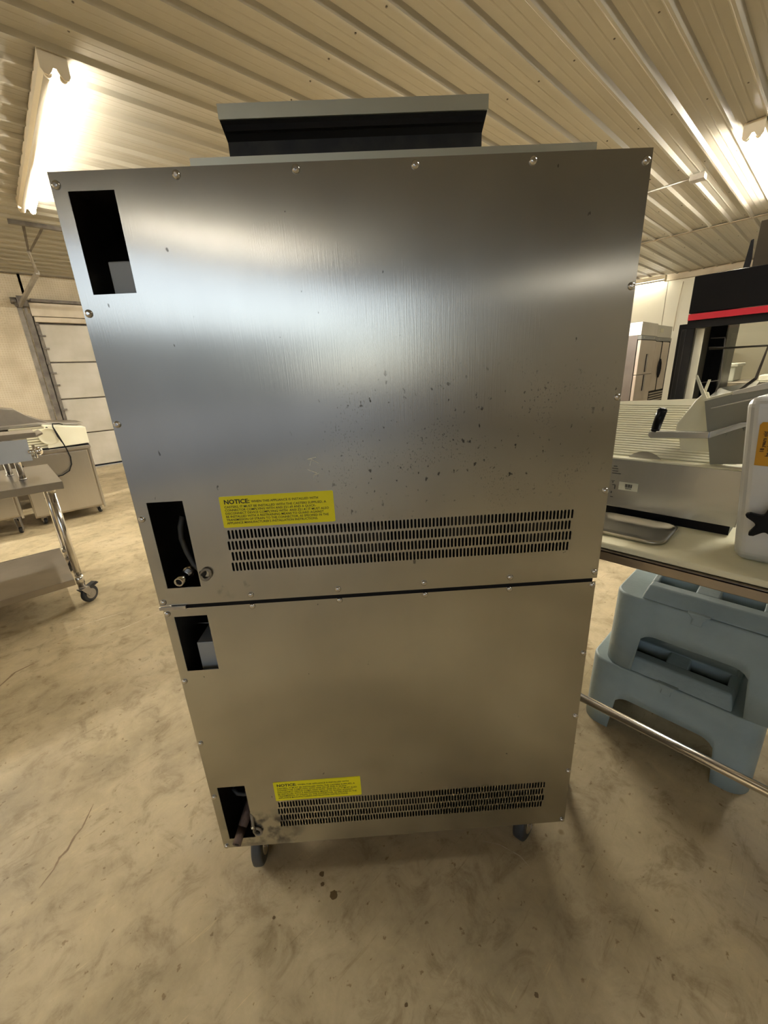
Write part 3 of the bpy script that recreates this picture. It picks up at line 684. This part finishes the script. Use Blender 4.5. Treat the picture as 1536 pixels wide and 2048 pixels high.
# sheet pan
pan = thing('sheet_pan', 'shallow rimmed aluminium sheet pan lying on the cream cutting board', 'pan', (0, 0, 0))
def rrect(x0, x1, y0, y1, r, n=6):
    P = []
    for cx, cy, a0 in ((x1-r, y1-r, 0), (x0+r, y1-r, pi/2), (x0+r, y0+r, pi), (x1-r, y0+r, 1.5*pi)):
        for i in range(n+1): a = a0 + i*(pi/2)/n; P.append((cx + r*cos(a), cy + r*sin(a)))
    return P
q = MB(); prev = None
for d, z in ((.012, .9312), (.0, .9335), (0, .940), (.004, .9415), (.008, .940), (.016, .9330), (.05, .9325)):
    L = [q.bm.verts.new((x, y, z)) for x, y in rrect(1.118+d, 1.292-d, .215+d, .419-d, max(.004, .034-d*.5))]
    if prev:
        for i in range(len(L)):
            f = q.bm.faces.new((prev[i], prev[(i+1) % len(L)], L[(i+1) % len(L)], L[i])); f.smooth = True
    else: q.bm.faces.new(L[::-1])
    prev = L
q.bm.faces.new(prev); q.obj('tray', mat('pan_metal', (.52, .50, .42), .28, 1., var=(5, .6, (.36, .34, .27))), pan)

# ------------------------------------------------------------------ slicer with the ribbed plate
s1 = thing('meat_slicer', 'aluminium slicer with cream ribbed plate and black carriage handle on the right-hand table', 'slicer', (0, 0, 0), 0, 'meat slicers')
MB().box((1.30, .103, .957), (1.66, .425, 1.104)).obj('body', ALU, s1, .002)
MB().box((1.31, .115, .9305), (1.64, .415, .957)).obj('base', BLACK, s1)
MB().box((1.296, .100, 1.1035), (1.66, .425, 1.108)).obj('rim', CREAM, s1, .001)
RS0, RS1 = Vector((1.335, 0, 1.108)), Vector((1.50, 0, 1.245))
U = (RS1-RS0); un = Vector((-U.z, 0, U.x)).normalized()
def rp(y, t, h=0.): v = RS0 + U*t + un*h; return (v.x, y, v.z)
MB().hexa([rp(.16, 0, -.006), rp(.55, 0, -.006), rp(.55, 0, 0), rp(.16, 0, 0), rp(.16, 1.12, -.006), rp(.55, 1.0, -.006), rp(.55, 1.0, 0), rp(.16, 1.12, 0)]).obj('ribbed_plate', mat('groove_dark', (.30, .27, .18), .6, 0., var=(9, .5, (.22, .2, .13))), s1)  # darker bed so the gaps between the cream ribs read as lines
MB().hexa([rp(.16, .955, 0), rp(.55, .955, 0), rp(.55, .955, .004), rp(.16, .955, .004), rp(.16, 1.12, 0), rp(.55, 1.0, 0), rp(.55, 1.0, .004), rp(.16, 1.12, .004)]).obj('plate_margin', CREAM, s1)
rb = MB().hexa([rp(0, -.003, 0), rp(.32, -.003, 0), rp(.32, -.001, .0042), rp(0, -.001, .0042), rp(0, .026, 0), rp(.32, .026, 0), rp(.32, .024, .0042), rp(0, .024, .0042)])
for v in rb.bm.verts: v.co -= RS0
rbm = rb.mesh('rib', CREAM)
for i in range(22): link('rib', rbm, s1, loc=tuple(RS0 + U*(.010 + i*.0430) + Vector((0, .16, 0))))
# blade edge showing over the rim
MB().lathe([(.055, 0), (.05, .004), (.03, .009), (.01, .010)], (1.325, .335, 1.072), 'X', 30).obj('blade', STEEL, s1)
# product pusher: cream plate
MB().prism([(1.36, .188, 1.110), (1.36, .236, 1.112), (1.36, .258, 1.120), (1.36, .268, 1.160), (1.36, .281, 1.188), (1.36, .280, 1.205), (1.36, .262, 1.238), (1.36, .245, 1.270), (1.36, .232, 1.286), (1.36, .224, 1.288), (1.36, .214, 1.262), (1.36, .205, 1.20)], (.010, 0, 0)).obj('pusher_plate', CREAM, s1, .003)
MB().box((1.352, .135, 1.109), (1.362, .232, 1.116)).obj('gasket', mat('pale_block', (.62, .68, .68), .4, .0), s1)
# grey carriage tray
MB().prism([(1.325, .222, 1.268), (1.325, .160, 1.290), (1.325, .06, 1.325), (1.325, .03, 1.15), (1.325, .105, 1.118), (1.325, .185, 1.108), (1.325, .192, 1.14)], (.006, 0, 0)).obj('carriage_tray', ALUD, s1)
MB().prism([(1.318, .225, 1.272), (1.318, .05, 1.330), (1.318, .05, 1.324), (1.318, .225, 1.266)], (.05, 0, 0)).obj('tray_rim', CREAM, s1)
MB().prism([(1.31, .168, 1.291), (1.31, .04, 1.334), (1.31, .04, 1.312), (1.31, .168, 1.283)], (.008, 0, 0)).prism([(1.314, .205, 1.252), (1.314, .05, 1.300), (1.314, .05, 1.295), (1.314, .205, 1.2495)], (.004, 0, 0)).obj('rail', ALU, s1)
MB().prism([(1.33, .253, 1.330), (1.33, .248, 1.331), (1.33, .218, 1.272), (1.33, .226, 1.270)], (.006, 0, 0)).prism([(1.36, .229, 1.318), (1.36, .224, 1.318), (1.36, .229, 1.286), (1.36, .235, 1.288)], (.006, 0, 0)).obj('prong', CREAM, s1)
# arm and handle
MB().prism([(1.28, .322, 1.192), (1.28, .192, 1.197), (1.28, .192, 1.180), (1.28, .318, 1.172), (1.28, .325, 1.180)], (.016, 0, 0)).prism([(1.28, .192, 1.197), (1.31, .140, 1.220), (1.31, .125, 1.222), (1.31, .120, 1.212), (1.31, .140, 1.205), (1.28, .192, 1.180)], (.014, 0, 0)).obj('arm', ALU, s1, .002)
for yy, zz in ((.168, 1.186), (.138, 1.200)): MB().tube((1.324, yy, zz), (1.316, yy, zz), .005).obj('bolt', ALUD, s1)
q = MB(); A, B = Vector((1.288, .312, 1.190)), Vector((1.288, .301, 1.252)); d = (B-A).normalized()
q.tube(A, A+(B-A)*.12, .0095, .0105, 20).tube(A+(B-A)*.12, A+(B-A)*.92, .0105, .0115, 20).tube(A+(B-A)*.92, B, .0115, .008, 20).obj('handle', BLACK, s1)
# sticker with bar code and printed lines
st = MB().box((1.2985, .334, 1.0125), (1.3, .384, 1.0365)).obj('barcode_sticker', PAPER, s1)
q = MB(); yy = .367
for wd in (.0012, .0006, .0018, .0006, .0012, .0024, .0006, .0012, .0018): q.box((1.2980, yy-wd, 1.022), (1.2985, yy, 1.032)); yy -= wd+.0008
q.box((1.2980, .350, 1.018), (1.2985, .366, 1.0195)).obj('bars', PRINT, st)
q = MB()
for i, (a, b) in enumerate(((.405, .395), (.408, .392), (.407, .391), (.407, .383))): q.box((1.2992, b, 1.080-i*.007), (1.3, a, 1.0818-i*.007))
for a, b, z, h in ((.406, .397, 1.036, .0012), (.403, .400, 1.031, .003), (.402, .394, 1.024, .0012), (.3955, .3935, 1.012, .012), (.4035, .4015, .998, .006), (.404, .396, .986, .0012)): q.box((1.2992, b, z), (1.3, a, z+h))
q.obj('printed_lines', PRINT, s1)

# ------------------------------------------------------------------ second slicer at the right edge
s3 = thing('meat_slicer', 'cast aluminium slicer housing with an orange sticker and black star knob on the right-hand table', 'slicer', (0, 0, 0), 0, 'meat slicers')
MB().hexa([(1.15, -.34, .931), (1.15, .086, .931), (1.292, .078, .931), (1.292, -.34, .931), (1.15, -.30, 1.305), (1.15, .124, 1.290), (1.292, .11, 1.290), (1.292, -.30, 1.305)]).obj('housing', ALUW, s3, .022, 5)
def on3(y, z, h=0.):
    t = (z-.931)/.365; x = 1.15 + h
    return x
EOR = math.atan2(.055, .42)
stk = bpy.data.objects.new('warning_sticker', None)
q = MB(); P = [(.0860, 1.150), (.092, 1.234), (.088, 1.240), (.030, 1.240), (.025, 1.150)]
q.prism([(on3(y, z)-.0025, y, z) for y, z in P], (.001, 0, 0)); sk = q.obj('warning_sticker', ORANGE, s3)
for s, yy, zz in (('18 years old', .0765, 1.178), ('be at least', .0665, 1.170), ('operator must', .0565, 1.168)):
    t = text(s, .0088, mat('brown_print', (.10, .045, .0), .5), sk, (on3(yy, zz)-.0032, yy, zz), (0, 0, 0), bold=.0003, name='sticker_text', extr=.0001)
    # reads upwards; faces the camera (-X side)
    t.rotation_euler = Matrix(((0, 0, -1), (0, -1, 0), (-1, 0, 0))).transposed().to_euler() if False else Matrix(((0, 0, -1), (0, 1, 0), (1, 0, 0))).to_euler()
q = MB(); C = Vector((on3(.058, 1.035)-.03, .040, 1.034)); n = 5; pts = []
for i in range(n*8):
    a = 2*pi*i/(n*8) + .35; k = .5 + .5*cos(n*(a-.35)); r = .020 + .022*k**1.9
    pts.append((C.x, C.y + r*cos(a), C.z + r*sin(a)))
q.prism(pts, (.016, 0, 0)); q.tube((C.x+.016, C.y, C.z), (on3(C.y, C.z)+.004, C.y, C.z), .009)
q.obj('star_knob', BLACKM, s3, .003)

# ------------------------------------------------------------------ stacked plastic stands under the table
def stand(label, loc, sc_=1., group='stacked plastic stands under the steel table'):
    t = thing('plastic_stand', label, 'plastic stand', loc, 0, group); t.scale = (sc_, sc_, 1)
    W2, D, Hh = .262, .42, .288
    N = 14; rings = []
    def plan(z):
        k = z/Hh; ins = 0.
        return rrect(0+ins, D-ins, -W2+ins, W2-ins, .062, 7)
    # dense perimeter
    def dense(P, step=.012):
        out = []
        for a, b in zip(P, P[1:]+P[:1]):
            L = math.hypot(b[0]-a[0], b[1]-a[1]); k = max(1, round(L/step))
            for i in range(k): out.append((a[0]+(b[0]-a[0])*i/k, a[1]+(b[1]-a[1])*i/k))
        return out
    base = dense(plan(0)); q = MB()
    def arch(x, y):
        if not (x < .03 or x > D-.03): return 0.
        y0, y1, h, r = -.156, .158, .165, .05
        if y <= y0 or y >= y1: return 0.
        dd = min(y-y0, y1-y)
        if dd >= r: return h
        return h - r*.9 + .9*math.sqrt(max(0, r*r-(r-dd)**2)) if dd > .004 else h*.35
    zs = [0, .33, .66, 1]
    rings = []
    for k in zs:
        L = []
        for x, y in base:
            z0 = arch(x, y); z = z0 + (Hh-z0)*k
            ins = .004*z/Hh; cx, cy = D/2, 0
            L.append(q.bm.verts.new((cx + (x-cx)*(1-ins/(D/2)), cy + (y-cy)*(1-ins/W2), z)))
        rings.append(L)
    n_ = len(base)
    # top shoulder: small chamfer then ledge
    for dz, f in ((.005, .992), (.0075, .975)):
        L = [q.bm.verts.new((D/2 + (v.co.x-D/2)*f, v.co.y*f, Hh+dz)) for v in rings[3]]; rings.append(L)
    for A, B in zip(rings, rings[1:]):
        for i in range(n_):
            f = q.bm.faces.new((A[i], A[(i+1) % n_], B[(i+1) % n_], B[i])); f.smooth = True
    # ledge with a rectangular opening filled by the plinth
    sh_ = rings[-1]
    q.bm.faces.new(sh_)
    o1 = q.obj('shell', PLASTIC, t)
    so = o1.modifiers.new('t', 'SOLIDIFY'); so.thickness = .004; so.offset = -1
    z0 = Hh+.008
    # raised plinth: front beam, back beam, bridge between two hand slots
    p = MB()
    p.hexa([(.010, -.172, z0), (.10, -.172, z0), (.10, .172, z0), (.010, .172, z0), (.046, -.160, z0+.042), (.088, -.160, z0+.042), (.088, .160, z0+.042), (.046, .160, z0+.042)])
    p.hexa([(.145, -.172, z0), (.40, -.172, z0), (.40, .172, z0), (.145, .172, z0), (.148, -.160, z0+.050), (.37, -.160, z0+.050), (.37, .160, z0+.050), (.148, .160, z0+.050)])
    for y0, y1 in ((-.172, -.150), (-.035, .035), (.150, .172)): p.hexa([(.085, y0, z0), (.15, y0, z0), (.15, y1, z0), (.085, y1, z0), (.085, y0*.94, z0+.041), (.15, y0*.94, z0+.049), (.15, y1*.94, z0+.049), (.085, y1*.94, z0+.041)])
    p.obj('handle_block', PLASTIC, t, .006, 3)
    MB().box((.10, -.150, z0+.0005), (.145, -.035, z0+.004)).box((.10, .035, z0+.0005), (.145, .150, z0+.004)).obj('hand_slot', BLACKM, t)
    MB().prism([(-.003, -.030, Hh+.014), (-.003, .034, Hh+.014), (-.003, .016, Hh-.006), (-.003, .018, Hh-.026), (-.003, -.012, Hh-.026), (-.003, -.012, Hh-.006)], (.05, 0, 0)).obj('dovetail', PLASTIC, t, .003)
    return t
stand('blue-grey moulded plastic stand on the floor, lower one of the stack under the table', (1.455, .190, 0))
stand('blue-grey moulded plastic stand resting on another under the table, upper one of the stack', (1.462, .150, .2975), .97)

# ------------------------------------------------------------------ display cooler
dc = thing('display_cooler', 'black open-fronted display cooler with a red stripe on its header', 'cooler', (0, 0, 0))
DX, DYL, DYR, DT = 3.5, .763, -1.0, 1.874
MB().box((DX, DYR, 1.655), (DX+.75, DYL, DT)).obj('header', BLACK, dc, .004)
MB().box((DX-.012, DYR, 1.612), (DX+.02, DYL-.004, 1.650)).obj('red_stripe', RED, dc)
MB().box((DX+.006, DYR, 1.565), (DX+.05, DYL-.002, 1.612)).obj('header_lip', BLACKM, dc)
MB().box((DX, DYR, .06), (DX+.75, DYL, .80)).obj('base', BLACK, dc, .006)
MB().box((DX+.01, DYL-.045, .80), (DX+.05, DYL, 1.565)).box((DX+.70, DYL-.05, .80), (DX+.75, DYL, 1.655)).box((DX+.70, DYL-.115, .80), (DX+.74, DYL-.05, 1.60)).box((DX, DYR, .80), (DX+.05, DYR+.04, 1.655)).box((DX+.70, DYR, .80), (DX+.75, DYR+.04, 1.655)).box((DX+.70, DYR, .80), (DX+.75, DYL, .86)).obj('frame', BLACKM, dc, .002)
MB().box((DX+.05, DYL-.012, .80), (DX+.70, DYL-.004, 1.655)).obj('side_glass', mat('grey_side', (.42, .40, .31), .35, .3, var=(3, .8, (.20, .19, .15)), stretch=(1, 1, .15)), dc)
MB().box((DX+.052, DYL-.095, .80), (DX+.062, DYL-.05, 1.56)).obj('light_strip', mat('cream_strip', (.78, .75, .60), .5), dc, .003)
MB().box((DX+.70, DYR+.04, .86), (DX+.706, DYL-.115, 1.60)).obj('rear_glass', GLASS, dc)
# wire shelf and hangers
q = MB()
for i in range(46): q.tube((DX+.10, .62-.034*i, 1.10), (DX+.60, .62-.034*i, 1.10), .0028, n=6)
for xx in (DX+.10, DX+.27, DX+.44, DX+.60): q.tube((xx, -.95, 1.096), (xx, .64, 1.096), .004, n=6)
q.obj('wire_shelf', CHROME, dc)
MB().path([(DX+.40, .69, 1.507), (DX+.40, .608, 1.505), (DX+.40, .606, 1.49), (DX+.40, .587, 1.217), (DX+.40, .60, 1.10)], .005, 8).tube((DX+.40, .687, 1.434), (DX+.40, -.9, 1.425), .0065, n=8).tube((DX+.38, .687, 1.445), (DX+.38, .60, 1.440), .005, n=8).path([(DX+.40, .70, 1.20), (DX+.40, .59, 1.215)], .004, 8).obj('wire_frame', GALV, dc)
MB().prism([(DX+.41, .372, 1.43), (DX+.41, .362, 1.43), (DX+.41, .385, 1.215), (DX+.41, .402, 1.215)], (.01, 0, 0)).prism([(DX+.41, .402, 1.225), (DX+.41, .385, 1.215), (DX+.1, .46, 1.115), (DX+.1, .46, 1.14)], (.012, .002, 0)).obj('bracket', DARKIRON, dc)
MB().hexa([(DX+.20, .40, 1.105), (DX+.55, .40, 1.105), (DX+.55, .60, 1.105), (DX+.20, .60, 1.105), (DX+.20, .40, 1.112), (DX+.55, .38, 1.20), (DX+.55, .60, 1.155), (DX+.20, .60, 1.112)]).obj('sloping_tray', mat('clear_tray', (.62, .60, .50), .25, .2), dc)
# things beyond the cooler
bx = MB().box((6.4, .84, 1.10), (6.9, 1.13, 1.28)).box((6.38, .82, 1.26), (6.92, 1.15, 1.30)).obj('storage_box', mat('box_grey', (.50, .51, .44), .5, 0., var=(3, .5, (.4, .41, .35))), None, .01)
bx['label'] = 'pale grey lidded box seen through the display cooler'; bx['category'] = 'box'
bt = thing('side_counter', 'steel counter beyond the display cooler, under the pale grey box', 'counter', (0, 0, 0))
MB().box((6.2, -1.2, 1.06), (7.0, 1.3, 1.098)).obj('top', STEELD, bt, .004)
MB().box((6.25, -1.15, .10), (6.95, 1.25, 1.06)).obj('body', STEELD, bt, .004)
for yy in (-1.1, 1.2):
    for xx in (6.3, 6.9): MB().tube((xx, yy, 0), (xx, yy, .10), .02).obj('foot', CHROME, bt)
pt = MB().box((6.40, -.10, 1.099), (6.8, .62, 1.16)).obj('white_bin_lid', mat('white_plastic', (.78, .77, .66), .4, 0., var=(6, .2, (.7, .69, .58))), None, .01)
pt['label'] = 'flat white plastic bin lid on the counter beyond the display cooler'; pt['category'] = 'lid'
bc = thing('black_cooler', 'tall black cabinet standing behind the left end of the display cooler', 'cooler', (0, 0, 0))
MB().box((4.60, .72, .05), (5.2, 1.055, 1.663)).obj('body', BLACK, bc, .004)
MB().box((4.585, .75, .12), (4.60, 1.03, 1.62)).obj('door', BLACKM, bc, .003)
MB().box((4.62, .74, 0), (5.18, 1.035, .05)).obj('plinth', BLACKM, bc)
# brown panel above the header
bp = thing('brown_sign_panel', 'dark brown boxy panel standing on top of the display cooler', 'panel', (0, 0, 0))
MB().box((3.80, -.30, DT), (3.86, .528, 2.17)).obj('board', BROWN, bp, .003)
MB().prism([(3.79, .575, DT), (3.79, .54, DT), (3.79, .535, 1.97), (3.79, .545, 2.075), (3.79, .558, 2.07), (3.79, .566, 1.97)], (.012, 0, 0)).obj('torn_edge', BLACKM, bp)

# ------------------------------------------------------------------ refrigerators by the cream wall
def fridge(label, x0, x1, y0, zt, kind):
    t = thing('refrigerator', label, 'refrigerator', (0, 0, 0), 0, 'steel refrigerators by the cream wall')
    y1 = y0+.80; zb = .12
    MB().box((x0, y0+.06, zb), (x1, y1, zt-.22)).obj('body', mat('dark_side_steel', (.17, .15, .14), .35, .9, var=(2, .6, (.10, .085, .08))), t, .003)
    MB().box((x0, y0+.01, zt-.22), (x1, y1, zt)).obj('top_housing', STEEL if kind == 0 else mat('housing_grey', (.50, .49, .44), .4, .5), t, .004)
    MB().box((x0-.002, y0-.004, zt-.29), (x1+.002, y0+.06, zt-.225)).obj('control_strip', mat('strip_grey', (.22, .23, .22), .45, .2), t, .003)
    MB().box((x0+.14, y0-.007, zt-.268), (x0+.16, y0-.004, zt-.248)).box((x1-.18, y0-.007, zt-.268), (x1-.16, y0-.004, zt-.248)).obj('indicator', PAPER, t)
    FR = mat('door_steel', (.56, .50, .45), .36, .9, var=(3, .5, (.46, .40, .35)))
    if kind == 0:
        zm = 1.145
        for a, b in ((zb, zm-.004), (zm+.004, zt-.30)):
            d = MB().box((x0+.012, y0, a), (x1-.012, y0+.055, b)).obj('door', FR, t, .006)
            hz = (zm+.04, zm+.36) if a > 1 else (zm-.30, zm-.01)
            MB().box((x0+.42, y0-.006, hz[0]), (x0+.455, y0, hz[1])).obj('handle_recess', BLACKM, d)
            MB().box((x0+.49, y0-.012, hz[0]), (x0+.52, y0, hz[1])).obj('handle', GALV, d)
    else:
        xm = x0 + .45
        for a, b in ((x0+.005, xm-.022), (xm+.022, x1-.06)):
            d = MB().box((a, y0, .80), (b, y0+.055, zt-.30)).obj('door', FR, t, .012)
        MB().box((xm-.02, y0-.002, .80), (xm+.02, y0+.05, zt-.29)).box((x1-.055, y0, .60), (x1-.01, y0+.05, zt-.29)).obj('gasket', BLACKM, t)
        q = MB()
        for s in (-1, 1): q.path([(xm+s*.0, y0-.006, 1.40), (xm+s*.045, y0-.010, 1.33), (xm+s*.062, y0-.012, 1.23), (xm+s*.045, y0-.010, 1.13), (xm, y0-.006, 1.06)], .020, 8)
        q.obj('handle', BLACKM, t)
        MB().box((x0+.005, y0, zb), (x1-.012, y0+.03, .79)).obj('grille_panel', BLACKM, t)
        for i in range(8): MB().box((x0+.03, y0-.010, .74-i*.05), (x1-.06, y0, .765-i*.05)).obj('louvre', STEELD, t)
        MB().box((x0+.22, y0+.006, zt-.13), (x0+.42, y0+.012, zt-.06)).obj('badge', PAPER, t)
    for cx in (x0+.08, x1-.08):
        for cy in (y0+.1, y1-.08): caster(t, cx, cy, zb, .045, .03, .3, .015)
fridge('steel refrigerator with two half doors, nearer one against the cream wall', 8.735, 9.655, 2.55, 2.045, 0)
fridge('steel refrigerator with black gasket lines and a louvred base, beside the one with half doors', 9.67, 10.70, 2.56, 2.03, 1)

# ------------------------------------------------------------------ fit the printed lines to their widths
bpy.context.view_layer.update()
dg = bpy.context.evaluated_depsgraph_get()
for o in [o for o in COL.objects if o.type == 'FONT']:
    me = bpy.data.meshes.new_from_object(o.evaluated_get(dg))
    n = link(o.name, me, o.parent); n.location = o.location; n.rotation_euler = o.rotation_euler
    wdt = dict((a.name, b) for a, b in FIT).get(o.name)
    xs = [v.co.x for v in me.vertices]
    if wdt and xs: n.scale = (wdt/(max(xs)-min(xs)), 1, 1)
    o.name = 'old'; n.name = 'notice_text' if n.parent.name.startswith('notice') else 'sticker_text'
for o in [o for o in COL.objects if o.type == 'FONT']: bpy.data.objects.remove(o)
